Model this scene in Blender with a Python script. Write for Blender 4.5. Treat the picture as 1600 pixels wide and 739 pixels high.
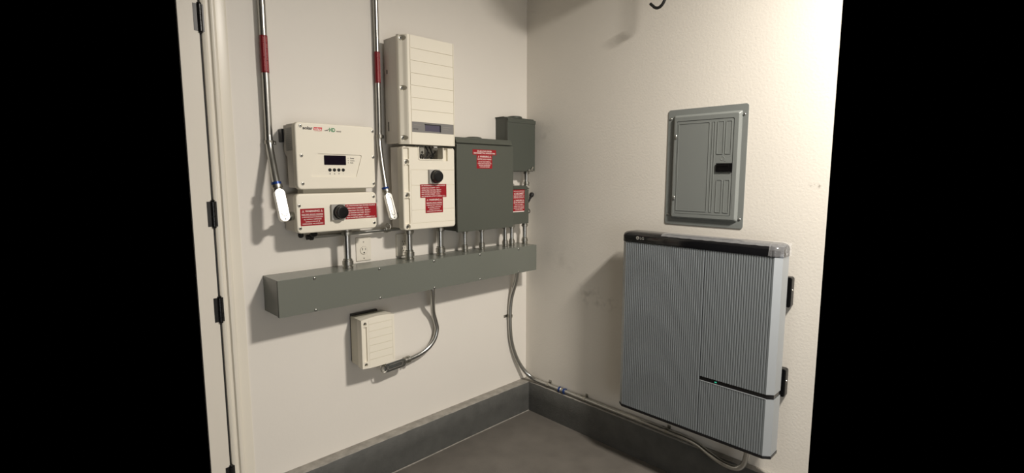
import bpy, bmesh, math, random
from mathutils import Vector, Matrix

random.seed(7)
for o in list(bpy.data.objects):
    bpy.data.objects.remove(o)
SC = bpy.context.scene
COL = SC.collection

# ------------------------------------------------------------------ camera
# room corner = origin; left wall is the plane Y=0 (room on -Y), right wall is the plane X=0 (room on -X)
cam_d = bpy.data.cameras.new('camera')
cam_d.sensor_width = 36.0
cam_d.lens = 800.0 * 36.0 / 1600.0
cam_d.clip_start = 0.02
cam = bpy.data.objects.new('camera', cam_d)
COL.objects.link(cam)
cam.location = (-2.32, -2.2315, 1.5097)
_p, _y = 0.1206, 0.7767
_f = Vector((math.cos(_p) * math.sin(_y), math.cos(_p) * math.cos(_y), -math.sin(_p)))
cam.rotation_euler = _f.to_track_quat('-Z', 'Y').to_euler()
SC.camera = cam

# ------------------------------------------------------------------ world, lamps, exposure
w = bpy.data.worlds.new('world')
SC.world = w
w.use_nodes = True
w.node_tree.nodes['Background'].inputs[0].default_value = (0, 0, 0, 1)
w.node_tree.nodes['Background'].inputs[1].default_value = 0.0

def lamp(name, kind, loc, power, color, target=None, size=0.3, size_y=None):
    d = bpy.data.lights.new(name, kind)
    d.energy = power
    d.color = color
    if kind == 'AREA':
        d.shape = 'RECTANGLE'
        d.size = size
        d.size_y = size_y or size
    else:
        d.shadow_soft_size = size
    o = bpy.data.objects.new(name, d)
    COL.objects.link(o)
    o.location = loc
    if target:
        o.rotation_euler = (Vector(target) - Vector(loc)).to_track_quat('-Z', 'Y').to_euler()
    return o

lamp('ceiling_lamp', 'AREA', (-0.70, -2.50, 2.80), 112.0, (1.0, 0.93, 0.845), (-0.70, -2.50, 0.0), 0.26)
lamp('daylight_from_open_door', 'AREA', (-1.9, -4.15, 0.75), 25.0, (0.92, 0.955, 1.0), (-1.2, 0, 0.35), 2.0, 1.3)

SC.view_settings.view_transform = 'Standard'
SC.view_settings.look = 'None'
SC.view_settings.gamma = 1.0
SC.view_settings.use_curve_mapping = False
SC.view_settings.exposure = 0.0

# ------------------------------------------------------------------ materials
def lin(c):
    return tuple((x / 12.92 if x <= 0.04045 else ((x + 0.055) / 1.055) ** 2.4) for x in (v / 255.0 for v in c))

def mat(name, rgb, rough=0.5, metal=0.0, bump=0.0, bscale=200.0, var=0.0, vscale=6.0, spec=0.5, coat=0.0, detail=3.0):
    m = bpy.data.materials.new(name)
    m.use_nodes = True
    nt = m.node_tree
    b = nt.nodes['Principled BSDF']
    c = lin(rgb) + (1,)
    b.inputs['Base Color'].default_value = c
    b.inputs['Roughness'].default_value = rough
    b.inputs['Metallic'].default_value = metal
    b.inputs['Specular IOR Level'].default_value = spec
    b.inputs['Coat Weight'].default_value = coat
    tc = nt.nodes.new('ShaderNodeNewGeometry')
    if var > 0:
        n = nt.nodes.new('ShaderNodeTexNoise')
        n.inputs['Scale'].default_value = vscale
        n.inputs['Detail'].default_value = 6
        nt.links.new(tc.outputs['Position'], n.inputs['Vector'])
        r = nt.nodes.new('ShaderNodeValToRGB')
        r.color_ramp.elements[0].position = 0.3
        r.color_ramp.elements[1].position = 0.7
        r.color_ramp.elements[0].color = tuple(x * (1 - var) for x in c[:3]) + (1,)
        r.color_ramp.elements[1].color = tuple(min(1, x * (1 + var)) for x in c[:3]) + (1,)
        nt.links.new(n.outputs['Fac'], r.inputs['Fac'])
        nt.links.new(r.outputs['Color'], b.inputs['Base Color'])
    if bump > 0:
        n2 = nt.nodes.new('ShaderNodeTexNoise')
        n2.inputs['Scale'].default_value = bscale
        n2.inputs['Detail'].default_value = detail
        nt.links.new(tc.outputs['Position'], n2.inputs['Vector'])
        bp = nt.nodes.new('ShaderNodeBump')
        bp.inputs['Strength'].default_value = bump
        bp.inputs['Distance'].default_value = 0.003
        nt.links.new(n2.outputs['Fac'], bp.inputs['Height'])
        nt.links.new(bp.outputs['Normal'], b.inputs['Normal'])
    return m

M = {}
M['wall'] = mat('painted_wall', (226, 221, 212), 0.55, bump=0.12, bscale=60, var=0.012, vscale=2)
M['wall_r'] = mat('textured_painted_wall', (226, 221, 211), 0.45, bump=0.22, bscale=95, var=0.015, vscale=2.5, detail=2)
M['trim'] = mat('white_gloss_trim', (226, 220, 206), 0.32)
M['door'] = mat('door_paint', (222, 216, 204), 0.4)
M['ceil'] = mat('ceiling_paint', (222, 219, 212), 0.8)
M['curb'] = mat('painted_concrete_curb', (78, 78, 75), 0.6, bump=0.5, bscale=90, var=0.14, vscale=14)
M['curbtop'] = mat('worn_concrete_edge', (142, 138, 130), 0.75, bump=0.6, bscale=120, var=0.2, vscale=25)
M['floor'] = mat('painted_concrete_floor', (98, 94, 88), 0.5, bump=0.3, bscale=160, var=0.12, vscale=9)
M['grey'] = mat('grey_powder_coat', (110, 113, 105), 0.27, bump=0.05, bscale=350)
M['grey_box'] = mat('grey_box_powder_coat', (80, 83, 75), 0.4, bump=0.05, bscale=350)
M['grey_dark'] = mat('dark_grey_powder_coat', (74, 78, 71), 0.4, bump=0.05, bscale=350)
M['panel'] = mat('grey_panel_enamel', (124, 128, 125), 0.36, bump=0.08, bscale=300)
M['cream'] = mat('cream_plastic', (232, 226, 210), 0.42, bump=0.03, bscale=400)
M['cast'] = mat('cast_aluminium_painted', (208, 202, 192), 0.45, bump=0.06, bscale=300)
M['cream_dull'] = mat('beige_plastic', (208, 203, 186), 0.45)
M['slot'] = mat('shaded_groove_plastic', (172, 164, 150), 0.6)
M['steel'] = mat('galvanised_steel', (182, 182, 178), 0.3, 1.0, bump=0.05, bscale=60, var=0.08, vscale=20)
M['steel_dull'] = mat('dull_zinc', (170, 168, 160), 0.38, 1.0)
M['alu'] = mat('bright_die_cast', (245, 245, 240), 0.33, 0.85)
M['black'] = mat('black_plastic', (11, 11, 12), 0.3)
M['rubber'] = mat('black_rubber', (20, 19, 18), 0.6)
M['glass'] = mat('dark_display_glass', (26, 20, 30), 0.12)
M['lcd'] = mat('violet_display', (78, 74, 92), 0.25)
M['lcdbar'] = mat('grey_display_strip', (126, 124, 122), 0.35)
M['red'] = mat('red_vinyl_label', (150, 8, 25), 0.4)
M['red_pipe'] = mat('red_pipe_label', (122, 16, 28), 0.4)
M['white'] = mat('white_print', (244, 232, 226), 0.5)
M['pinkish'] = mat('pale_red_print', (214, 110, 110), 0.5)
M['print_dark'] = mat('dark_print', (48, 44, 40), 0.5)
M['print_grey'] = mat('grey_print', (120, 116, 110), 0.5)
M['silver_label'] = mat('grey_rating_label', (160, 158, 152), 0.4)
M['green'] = mat('green_print', (30, 130, 76), 0.5)
M['brandred'] = mat('red_print', (206, 44, 54), 0.5)
M['blue'] = mat('blue_gland_ring', (30, 62, 130), 0.35, 0.4)
M['outlet'] = mat('ivory_wall_plate', (224, 218, 204), 0.35)
M['bat'] = mat('ribbed_grey_panel', (127, 133, 136), 0.42, 0.25)
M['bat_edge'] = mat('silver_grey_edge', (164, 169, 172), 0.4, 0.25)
M['bat_dark'] = mat('gloss_black_trim', (18, 18, 20), 0.14)
M['chassis'] = mat('dark_chassis', (48, 49, 50), 0.5)
M['slot_shade'] = mat('painted_slot_shade', (70, 68, 60), 0.7)
M['flex'] = mat('grey_conduit_sleeve', (150, 150, 146), 0.32, 0.85)
led = mat('green_indicator', (40, 190, 150), 0.4)
led.node_tree.nodes['Principled BSDF'].inputs['Emission Color'].default_value = (0.1, 0.9, 0.6, 1)
led.node_tree.nodes['Principled BSDF'].inputs['Emission Strength'].default_value = 0.25
M['led'] = led
fm = mat('crinkled_clear_film', (235, 236, 238), 0.1)
b_ = fm.node_tree.nodes['Principled BSDF']
b_.inputs['Alpha'].default_value = 0.16
b_.inputs['Specular IOR Level'].default_value = 0.9
M['film'] = fm

# soft scuffs and hand marks on the right wall (dirt with its own shape, at fixed places on the wall)
def scuffs(m, spots):
    nt = m.node_tree
    b = nt.nodes['Principled BSDF']
    geo = nt.nodes.new('ShaderNodeNewGeometry')
    base = b.inputs['Base Color'].links[0].from_socket
    for (x, y, z, sy, sz, amt, ns) in spots:
        mp = nt.nodes.new('ShaderNodeMapping')
        mp.vector_type = 'TEXTURE'
        mp.inputs['Location'].default_value = (x, y, z)
        mp.inputs['Scale'].default_value = (10, sy, sz)
        nt.links.new(geo.outputs['Position'], mp.inputs['Vector'])
        g = nt.nodes.new('ShaderNodeTexGradient')
        g.gradient_type = 'SPHERICAL'
        nt.links.new(mp.outputs['Vector'], g.inputs['Vector'])
        n = nt.nodes.new('ShaderNodeTexNoise')
        n.inputs['Scale'].default_value = ns
        n.inputs['Detail'].default_value = 5
        nt.links.new(geo.outputs['Position'], n.inputs['Vector'])
        r = nt.nodes.new('ShaderNodeMapRange')
        r.inputs['From Min'].default_value = 0.48
        r.inputs['From Max'].default_value = 0.68
        nt.links.new(n.outputs['Fac'], r.inputs['Value'])
        mu = nt.nodes.new('ShaderNodeMath')
        mu.operation = 'MULTIPLY'
        nt.links.new(g.outputs['Fac'], mu.inputs[0])
        nt.links.new(r.outputs['Result'], mu.inputs[1])
        m2 = nt.nodes.new('ShaderNodeMath')
        m2.operation = 'MULTIPLY'
        m2.use_clamp = True
        nt.links.new(mu.outputs[0], m2.inputs[0])
        m2.inputs[1].default_value = amt
        mx = nt.nodes.new('ShaderNodeMix')
        mx.data_type = 'RGBA'
        nt.links.new(m2.outputs[0], mx.inputs[0])
        nt.links.new(base, mx.inputs[6])
        mx.inputs[7].default_value = lin((120, 112, 100)) + (1,)
        base = mx.outputs[2]
    nt.links.new(base, b.inputs['Base Color'])

scuffs(M['wall_r'], [(0, -0.50, 0.83, 0.12, 0.10, 0.35, 22), (0, -0.62, 0.80, 0.14, 0.06, 0.3, 30),
                     (0, -0.30, 1.00, 0.16, 0.10, 0.2, 12), (0, -1.60, 1.465, 0.022, 0.008, 1.0, 120),
                     (0, -1.625, 1.463, 0.012, 0.012, 1.0, 90), (0, -0.16, 1.75, 0.1, 0.12, 0.25, 16)])

# ------------------------------------------------------------------ builder
# frames: (u right, v up, w out of the wall)
LEFT = Matrix(((1, 0, 0, 0), (0, 0, -1, 0), (0, 1, 0, 0), (0, 0, 0, 1)))
RIGHT = Matrix(((0, 0, -1, 0), (-1, 0, 0, 0), (0, 1, 0, 0), (0, 0, 0, 1)))
WORLD = Matrix.Identity(4)

def frame(origin, u, w):
    u = Vector(u).normalized()
    w = Vector(w).normalized()
    v = w.cross(u).normalized()
    w = u.cross(v)
    m = Matrix((u, v, w)).transposed().to_4x4()
    m.translation = Vector(origin)
    return m

def rrect(u0, u1, v0, v1, r, n=5):
    pts = []
    for cx, cy, a0 in ((u1 - r, v1 - r, 0), (u0 + r, v1 - r, 90), (u0 + r, v0 + r, 180), (u1 - r, v0 + r, 270)):
        for i in range(n + 1):
            a = math.radians(a0 + 90 * i / n)
            pts.append((cx + r * math.cos(a), cy + r * math.sin(a)))
    return pts

def catmull(P, n=8):
    P = [Vector(p) for p in P]
    out = []
    for i in range(len(P) - 1):
        p0 = P[max(i - 1, 0)]
        p1, p2 = P[i], P[i + 1]
        p3 = P[min(i + 2, len(P) - 1)]
        for k in range(n):
            t = k / n
            out.append(0.5 * ((2 * p1) + (p2 - p0) * t + (2 * p0 - 5 * p1 + 4 * p2 - p3) * t * t
                              + (-p0 + 3 * p1 - 3 * p2 + p3) * t ** 3))
    out.append(P[-1])
    return out

_tcache = {}
def text_mesh(s, bold=0.0):
    k = (s, bold)
    if k not in _tcache:
        cu = bpy.data.curves.new('t', 'FONT')
        cu.body = s
        cu.size = 1.0
        cu.offset = bold
        cu.resolution_u = 3
        ob = bpy.data.objects.new('t', cu)
        COL.objects.link(ob)
        dg = bpy.context.evaluated_depsgraph_get()
        me = bpy.data.meshes.new_from_object(ob.evaluated_get(dg))
        vs = [v.co.copy() for v in me.vertices]
        fs = [tuple(p.vertices) for p in me.polygons]
        bpy.data.objects.remove(ob)
        bpy.data.curves.remove(cu)
        bpy.data.meshes.remove(me)
        _tcache[k] = (vs, fs)
    return _tcache[k]

class MB:
    def __init__(s, F=LEFT):
        s.bm = bmesh.new()
        s.F = F
        s.mi = 0
    def _v(s, p):
        return s.bm.verts.new(s.F @ Vector(p))
    def _f(s, vs, smooth=True):
        try:
            f = s.bm.faces.new(vs)
            f.material_index = s.mi
            f.smooth = smooth
            return f
        except ValueError:
            return None
    def loft(s, rings, cap=True, close=True):
        R = [[s._v(p) for p in r] for r in rings]
        n = len(R[0])
        for a, b in zip(R, R[1:]):
            for i in range(n if close else n - 1):
                j = (i + 1) % n
                s._f((a[i], a[j], b[j], b[i]))
        if cap:
            s._f(list(reversed(R[0])))
            s._f(R[-1])
        return s
    def prism(s, poly, w0, w1):
        return s.loft([[(u, v, w0) for u, v in poly], [(u, v, w1) for u, v in poly]])
    def prism_v(s, poly_uw, v0, v1):
        return s.loft([[(u, v0, q) for u, q in poly_uw], [(u, v1, q) for u, q in poly_uw]])
    def prism_u(s, poly_vw, u0, u1):
        return s.loft([[(u0, v, q) for v, q in poly_vw], [(u1, v, q) for v, q in poly_vw]])
    def box(s, u0, u1, v0, v1, w0, w1):
        return s.prism([(u0, v0), (u1, v0), (u1, v1), (u0, v1)], w0, w1)
    def rbox(s, u0, u1, v0, v1, w0, w1, r, n=5):
        return s.prism(rrect(u0, u1, v0, v1, r, n), w0, w1)
    def dome(s, u0, u1, v0, v1, w0, w1, r, e, n=6):
        """rounded-rectangle lid with a rolled front edge of radius e"""
        rings = [[(u, v, w0) for u, v in rrect(u0, u1, v0, v1, r, n)]]
        for i in range(5):
            a = math.radians(90 * i / 4)
            k = e * (1 - math.cos(a))
            rings.append([(u, v, w1 - e + e * math.sin(a)) for u, v in
                          rrect(u0 + k, u1 - k, v0 + k, v1 - k, max(r - k, 0.0008), n)])
        return s.loft(rings)
    def rings(s, p0, d, prof, n=20, cap=True):
        """surface of revolution: prof = [(distance along d, radius)]"""
        p0 = Vector(p0)
        d = Vector(d).normalized()
        a = d.orthogonal().normalized()
        b = d.cross(a)
        R = []
        for t, r in prof:
            R.append([p0 + d * t + (a * math.cos(2 * math.pi * i / n) + b * math.sin(2 * math.pi * i / n)) * r
                      for i in range(n)])
        return s.loft(R, cap)
    def cyl(s, p0, p1, r, n=20):
        p0, p1 = Vector(p0), Vector(p1)
        return s.rings(p0, p1 - p0, [(0, r), ((p1 - p0).length, r)], n)
    def tube(s, P, r, n=14, smooth=8):
        P = catmull(P, smooth) if smooth else [Vector(p) for p in P]
        R = []
        t = (P[1] - P[0]).normalized()
        a = t.orthogonal().normalized()
        for i, p in enumerate(P):
            t = (P[min(i + 1, len(P) - 1)] - P[max(i - 1, 0)]).normalized()
            a = (a - t * a.dot(t)).normalized()
            b = t.cross(a)
            R.append([p + (a * math.cos(2 * math.pi * k / n) + b * math.sin(2 * math.pi * k / n)) * r for k in range(n)])
        return s.loft(R)
    def torus(s, c, axis, R_, r, n=24, m=8, arc=360):
        axis = Vector(axis).normalized()
        a = axis.orthogonal().normalized()
        b = axis.cross(a)
        P = [Vector(c) + (a * math.cos(math.radians(arc) * i / n) + b * math.sin(math.radians(arc) * i / n)) * R_
             for i in range(n + (1 if arc < 360 else 0))]
        if arc < 360:
            return s.tube(P, r, m, 0)
        RR = []
        for i in range(n):
            e = (P[i] - Vector(c)).normalized()
            RR.append([P[i] + (e * math.cos(2 * math.pi * k / m) + axis * math.sin(2 * math.pi * k / m)) * r for k in range(m)])
        RR.append(RR[0])
        return s.loft(RR, cap=False)
    def outline(s, poly, t, w0, w1):
        """closed band of thickness t along a convex polygon"""
        c = Vector((sum(p[0] for p in poly) / len(poly), sum(p[1] for p in poly) / len(poly)))
        us = [p[0] for p in poly]
        vs = [p[1] for p in poly]
        hu, hv = (max(us) - min(us)) / 2, (max(vs) - min(vs)) / 2
        inn = [(c.x + (p[0] - c.x) * (hu - t) / hu, c.y + (p[1] - c.y) * (hv - t) / hv) for p in poly]
        A = [[s._v((p[0], p[1], q)) for p in pp] for pp, q in ((poly, w0), (poly, w1), (inn, w1), (inn, w0))]
        n = len(poly)
        for k in range(4):
            a, b = A[k], A[(k + 1) % 4]
            for i in range(n):
                j = (i + 1) % n
                s._f((a[i], a[j], b[j], b[i]))
        return s
    def text(s, body, uc, vc, w, h, width=None, rot=0, bold=0.0, align='C', bend=None):
        vs, fs = text_mesh(body, bold)
        if not vs:
            return s
        x0, x1 = min(v.x for v in vs), max(v.x for v in vs)
        y0, y1 = 0.0, 0.70
        kh = h / (y1 - y0)
        kw = (width / (x1 - x0)) if width else kh
        cx = {'C': (x0 + x1) / 2, 'L': x0, 'R': x1}[align]
        cr, sr = math.cos(math.radians(rot)), math.sin(math.radians(rot))
        V = []
        for v in vs:
            a, b = (v.x - cx) * kw, (v.y - (y0 + y1) / 2) * kh
            p, q = a * cr - b * sr, a * sr + b * cr
            ww = w
            if bend:
                ww = w + math.sqrt(max(bend ** 2 - p ** 2, 0))
            V.append(s._v((uc + p, vc + q, ww)))
        for f in fs:
            s._f([V[i] for i in f], False)
        return s
    def warn(s, uc, vc, w, h):
        k = h / 2
        A = [(uc - k * 1.1, vc - k), (uc + k * 1.1, vc - k), (uc, vc + k)]
        s.outline(A, k * 0.32, w - 0.0002, w)
        s.box(uc - k * .08, uc + k * .08, vc - k * .55, vc + k * .3, w - 0.0002, w)
        return s

def raw_mesh(mb, name):
    me = bpy.data.meshes.new(name)
    bmesh.ops.recalc_face_normals(mb.bm, faces=mb.bm.faces)
    mb.bm.to_mesh(me)
    return me

def obj(name, mb, mats, parent=None, bevel=0.0, seg=2, cut=None, label=None, sharp=32):
    bm = mb.bm
    flat = all(len(f.verts) > 0 and f.calc_area() >= 0 for f in bm.faces)
    if cut is not None:
        a = bpy.data.objects.new('tmp_a', raw_mesh(mb, 'a'))
        c = bpy.data.objects.new('tmp_b', raw_mesh(cut, 'b'))
        COL.objects.link(a)
        COL.objects.link(c)
        md = a.modifiers.new('b', 'BOOLEAN')
        md.operation = 'DIFFERENCE'
        md.solver = 'EXACT'
        md.use_self = True
        md.object = c
        dg = bpy.context.evaluated_depsgraph_get()
        me2 = bpy.data.meshes.new_from_object(a.evaluated_get(dg))
        bm = bmesh.new()
        bm.from_mesh(me2)
        for o in (a, c):
            me = o.data
            bpy.data.objects.remove(o)
            bpy.data.meshes.remove(me)
        bpy.data.meshes.remove(me2)
        for f in bm.faces:
            f.smooth = True
    else:
        if not getattr(mb, 'keep', False):
            bmesh.ops.recalc_face_normals(bm, faces=bm.faces)
    if bevel > 0:
        es = [e for e in bm.edges if len(e.link_faces) == 2 and e.calc_face_angle(0) > math.radians(sharp)]
        bmesh.ops.bevel(bm, geom=es, offset=bevel, segments=seg, profile=0.5, affect='EDGES', clamp_overlap=True)
    for e in bm.edges:
        if len(e.link_faces) != 2 or e.calc_face_angle(0) > math.radians(sharp + 12):
            e.smooth = False
    lo = Vector((1e9,) * 3)
    hi = -lo
    for v in bm.verts:
        for i in range(3):
            lo[i] = min(lo[i], v.co[i])
            hi[i] = max(hi[i], v.co[i])
    c = (lo + hi) / 2
    for v in bm.verts:
        v.co -= c
    me = bpy.data.meshes.new(name)
    bm.to_mesh(me)
    bm.free()
    for m in (mats if isinstance(mats, (list, tuple)) else [mats]):
        me.materials.append(M[m])
    o = bpy.data.objects.new(name, me)
    COL.objects.link(o)
    if bevel > 0 or cut is not None:
        wn = o.modifiers.new('weighted_normal', 'WEIGHTED_NORMAL')
        wn.keep_sharp = True
        wn.weight = 90
    o['wc'] = tuple(c)
    if parent is not None:
        o.parent = parent
        o.location = c - Vector(parent['wc'])
    else:
        o.location = c
    if label:
        o['label'] = label
    return o

def thing(name, label, cat, loc, group=None):
    o = bpy.data.objects.new(name, None)
    COL.objects.link(o)
    o.empty_display_size = 0.05
    o.location = loc
    o['wc'] = tuple(loc)
    o['label'] = label
    o['category'] = cat
    if group:
        o['group'] = group
    return o

def tag(o, label, cat, group=None):
    o['label'] = label
    o['category'] = cat
    if group:
        o['group'] = group
    return o

def struct(name, mb, m, parent=None, **k):
    o = obj(name, mb, m, parent, **k)
    if parent is None:
        o['kind'] = 'structure'
    return o

# ------------------------------------------------------------------ the room
XL, YR, H = -1.830, -1.66, 2.90      # where the modelled part of each wall ends
XG, XC = -1.757, -1.703               # door gap and outer edge of the casing
struct('wall_left', MB(WORLD).prism([(XL, 0.0), (0.0, 0.0), (0.0, 0.12), (XL + .12, 0.12)], 0, H), 'wall')
struct('wall_right', MB(WORLD).prism([(0.0, YR), (0.12, YR + .12), (0.12, 0.12), (0.0, 0.12)], 0, H), 'wall_r')
struct('floor', MB(WORLD).box(-4.2, 0.0, -4.2, 0.0, -0.1, 0.0), 'floor')
struct('ceiling', MB(WORLD).box(-4.2, 0.12, -4.2, 0.12, H, H + 0.1), 'ceil')
struct('wall_back', MB(WORLD).box(-4.2, 0.0, -4.3, -4.2, 0, H), 'wall')

# concrete curbs with slightly uneven worn top edge
def curb(name, F, u0, u1, depth, h):
    mb = MB(F)
    n = 60
    R = []
    for i in range(n + 1):
        u = u0 + (u1 - u0) * i / n
        j = (random.random() - .5) * 0.0035
        k = (random.random() - .5) * 0.003
        R.append([(u, 0, 0), (u, 0, depth), (u, h * .5, depth + k * .3), (u, h - 0.004 + k * .4, depth + j), (u, h + k * .3, depth - 0.006 + j), (u, h, 0)])
    A = [[mb._v(p) for p in r] for r in R]
    for a, b in zip(A, A[1:]):
        for q in range(6):
            mb.mi = 1 if q in (3, 4) else 0
            mb._f((a[q], a[(q + 1) % 6], b[(q + 1) % 6], b[q]))
    mb.mi = 0
    mb._f(A[0])
    mb._f(A[-1])
    return struct(name, mb, ['curb', 'curbtop'], sharp=50)
curb('baseboard_left', LEFT, XC + .03, 0.0, 0.0615, 0.1935)
curb('baseboard_right', RIGHT, 0.0, -YR, 0.036, 0.1935)
# caulk line left along floor joint
mb = MB(LEFT)
mb.tube([(-1.2, 0.002, 0.064), (-0.9, 0.002, 0.0665), (-0.6, 0.002, 0.064), (-0.04, 0.002, 0.065)], 0.0035, 6, 4)
struct('trim_2', mb, 'curbtop')

# door, jamb gap and casing at the left edge
struct('trim_1', MB(LEFT).prism_v([(XG + .004, -.002), (XG + .004, .008), (XG + .010, .0125), (XG + .017, .0125), (XG + .021, .008),
                                    (XG + .029, .008), (XG + .034, .0165), (XG + .041, .0185), (XG + .048, .0165), (XC - .001, .010), (XC - .001, -.002)],
                                   0.0, 2.46), 'trim', sharp=25)
struct('trim_3', MB(LEFT).prism_v([(XC, -.002), (XC, .005), (XC + .030, .0055), (XC + .038, .003), (XC + .040, -.002)], 0.0, 2.46), 'trim')
struct('trim_4', MB(LEFT).box(XG - .006, XG + .003, 0.0, 2.46, -.002, .0012), 'rubber')
dr = struct('door_1', MB(LEFT).box(XL, XG - .005, 0.008, 2.46, .0004, .012), 'door', bevel=.0015)
for z in (2.085, 1.357, 0.978, 0.27):
    mb = MB(LEFT)
    for k in range(5):
        mb.rings((XG - .001, z - .048 + k * .0194, .013), (0, 1, 0), [(0, .0085), (.0185, .0085)], 14)
    mb.rings((XG - .001, z + .049, .013), (0, 1, 0), [(0, .006), (.003, .0085), (.007, .005), (.009, .001)], 14)
    mb.rings((XG - .001, z - .058, .013), (0, 1, 0), [(0, .001), (.003, .005), (.006, .0085), (.009, .006)], 14)
    mb.box(XG - .022, XG + .001, z - .048, z + .049, .0115, .0135)
    mb.box(XG - .001, XG + .012, z - .048, z + .049, .0123, .0142)
    obj('hinge', mb, 'black', dr)

# ------------------------------------------------------------------ small shared pieces
def bolt(parent, u, v, w_, r=.0065, F=LEFT, name='bolt', m=('steel_dull', 'rubber')):
    mb = MB(F)
    mb.rings((u, v, w_), (0, 0, 1), [(-.002, r), (.0015, r), (.0022, r * .8), (.0022, r * .5), (.0006, r * .48)], 14)
    mb.mi = 1
    mb.rings((u, v, w_), (0, 0, 1), [(.0004, r * .46), (.0009, r * .46)], 6)
    return obj(name, mb, list(m), parent)

def screw(parent, u, v, w_, r=.0062, F=LEFT):
    mb = MB(F)
    mb.rings((u, v, w_), (0, 0, 1), [(-.001, r), (.0012, r), (.003, r * .75), (.0036, r * .3)], 14)
    mb.mi = 1
    mb.box(u - r * .6, u + r * .6, v - r * .12, v + r * .12, w_ + .0034, w_ + .0039)
    return obj('screw', mb, ['steel', 'rubber'], parent)

def sticker(parent, u0, u1, v0, v1, w_, lines, F=LEFT, m='red', tm='white', label=None, name='warning_label'):
    """lines: (text, fraction down, height fraction, width fraction, bold)"""
    s = obj(name, MB(F).rbox(u0, u1, v0, v1, w_, w_ + .0006, .0008, 2), m, parent, label=label)
    mb = MB(F)
    uc, W, Hh = (u0 + u1) / 2, u1 - u0, v1 - v0
    for t, fy, hh, ww, bd in lines:
        vc = v1 - fy * Hh
        if t == 'WARNING':
            mb.text(t, uc, vc, w_ + .0009, hh * Hh, W * ww, bold=bd)
            for sg in (-1, 1):
                mb.warn(uc + sg * W * (ww / 2 + .085), vc, w_ + .0009, hh * Hh * 1.05)
        elif t == '=':
            mb.box(uc - W * ww / 2, uc + W * ww / 2, vc - hh * Hh / 2, vc + hh * Hh / 2, w_ + .0007, w_ + .0009)
        elif t.startswith('<'):
            mb.text(t[1:], u0 + W * .05, vc, w_ + .0009, hh * Hh, W * ww, bold=bd, align='L')
        else:
            mb.text(t, uc, vc, w_ + .0009, hh * Hh, W * ww, bold=bd)
    obj('lettering', mb, tm, s)
    return s

SHOCK = [('WARNING', .15, .12, .60, .012), ('ELECTRIC SHOCK HAZARD', .34, .075, .88, .01), ('=', .405, .012, .88, 0),
         ('IF GROUND FAULT IS INDICATED', .50, .065, .86, .008), ('ALL NORMALLY GROUNDED', .63, .065, .74, .008),
         ('CONDUCTORS MAY BE', .76, .065, .60, .008), ('UNGROUNDED AND ENERGIZED', .885, .065, .86, .008)]
SPEC = [('<DC PHOTOVOLTAIC POWER SOURCE', .10, .085, .90, .012), ('<OPERATING CURRENT  9.57 A', .265, .085, .68, .012),
        ('<OPERATING VOLTAGE  380.00 V', .43, .085, .74, .012), ('<MAX SYSTEM VOLTAGE  500.00 V', .58, .085, .74, .012),
        ('<MAX SYSTEM CURRENT  10.75 A', .74, .085, .70, .012), ('<MAX INVERTER OUTPUT CURRENT 21 A', .90, .085, .90, .012)]

# ------------------------------------------------------------------ wireway trough
TX0, TX1, TZ0, TZ1, TD = -1.5875, -0.083, 0.9395, 1.0905, 0.165
t = thing('wireway_trough', 'long grey steel wireway trough fixed across the left wall', 'wireway', (-.84, 0, TZ0))
obj('trough_body', MB().box(TX0, TX1, TZ0 + .002, TZ1, .0005, TD - .005), 'grey', t, bevel=.0012)
mb = MB().box(TX0 - .001, TX1 + .001, TZ0, TZ1 + .001, TD - .004, TD)
mb.box(TX0 - .001, TX1 + .001, TZ0, TZ0 + .0015, TD - .02, TD - .002)
obj('front_cover', mb, 'grey', t, bevel=.0008)
obj('end_seam', MB().box(TX0 - .0012, TX0 + .001, TZ0 + .002, TZ1 - .002, TD - .0085, TD - .0038), 'rubber', t)
for u in (-1.44, -1.1375, -.8335, -.5315, -.236):
    screw(t, u, 1.0815, TD)
    screw(t, u, .9465, TD)

# ------------------------------------------------------------------ conduit nipples down into the trough
def coupling_prof(r, k=1.0):
    return [(0, r * 1.5), (.006 * k, r * 1.5), (.007 * k, r * 1.2), (.012 * k, r * 1.25), (.0125 * k, r * 1.55), (.027 * k, r * 1.55),
            (.028 * k, r * 1.3), (.034 * k, r * 1.3), (.036 * k, r * 1.02)]

def nipple(u, w_, z0, z1, r, label, k=1.0, top=True):
    n = thing('conduit_nipple', label, 'conduit', (u, -w_, z0), 'short conduits between the boxes and the trough')
    obj('pipe', MB().cyl((u, z0 + .004, w_), (u, z1, w_), r, 20), 'steel', n)
    obj('connector', MB().rings((u, z0, w_), (0, 1, 0), coupling_prof(r, k), 20), 'steel_dull', n)
    if top:
        obj('connector', MB().rings((u, z1, w_), (0, -1, 0), coupling_prof(r, k * .62), 20), 'steel_dull', n)
    return n

ZT = TZ1 + .001
nipple(-1.252, .09, ZT, 1.2655, .0155, 'steel conduit nipple under the flat white switch unit, leftmost of the row', 1.2)
nipple(-.923, .085, ZT, 1.2455, .0155, 'thick steel conduit nipple in front of the duplex outlet', 1.3)
nipple(-.733, .085, ZT, 1.2455, .0160, 'thick steel conduit nipple below the right corner of the ribbed switch unit', 1.3)
nipple(-.566, .08, ZT, 1.2155, .0115, 'thin steel conduit nipple under the left half of the big grey box', 1.1)
nipple(-.443, .08, ZT, 1.2155, .0115, 'thin steel conduit nipple under the middle of the big grey box', 1.1)
nipple(-.262, .08, ZT, 1.2175, .0115, 'thin steel conduit nipple just right of the big grey box, left of a pair', 1.1)
nipple(-.208, .08, ZT, 1.2175, .0115, 'thin steel conduit nipple, right one of the close pair below the labelled small box', 1.1)
nipple(-.093, .075, ZT, 1.2175, .0125, 'steel conduit nipple nearest the room corner, down to the trough end', 1.1)

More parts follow.
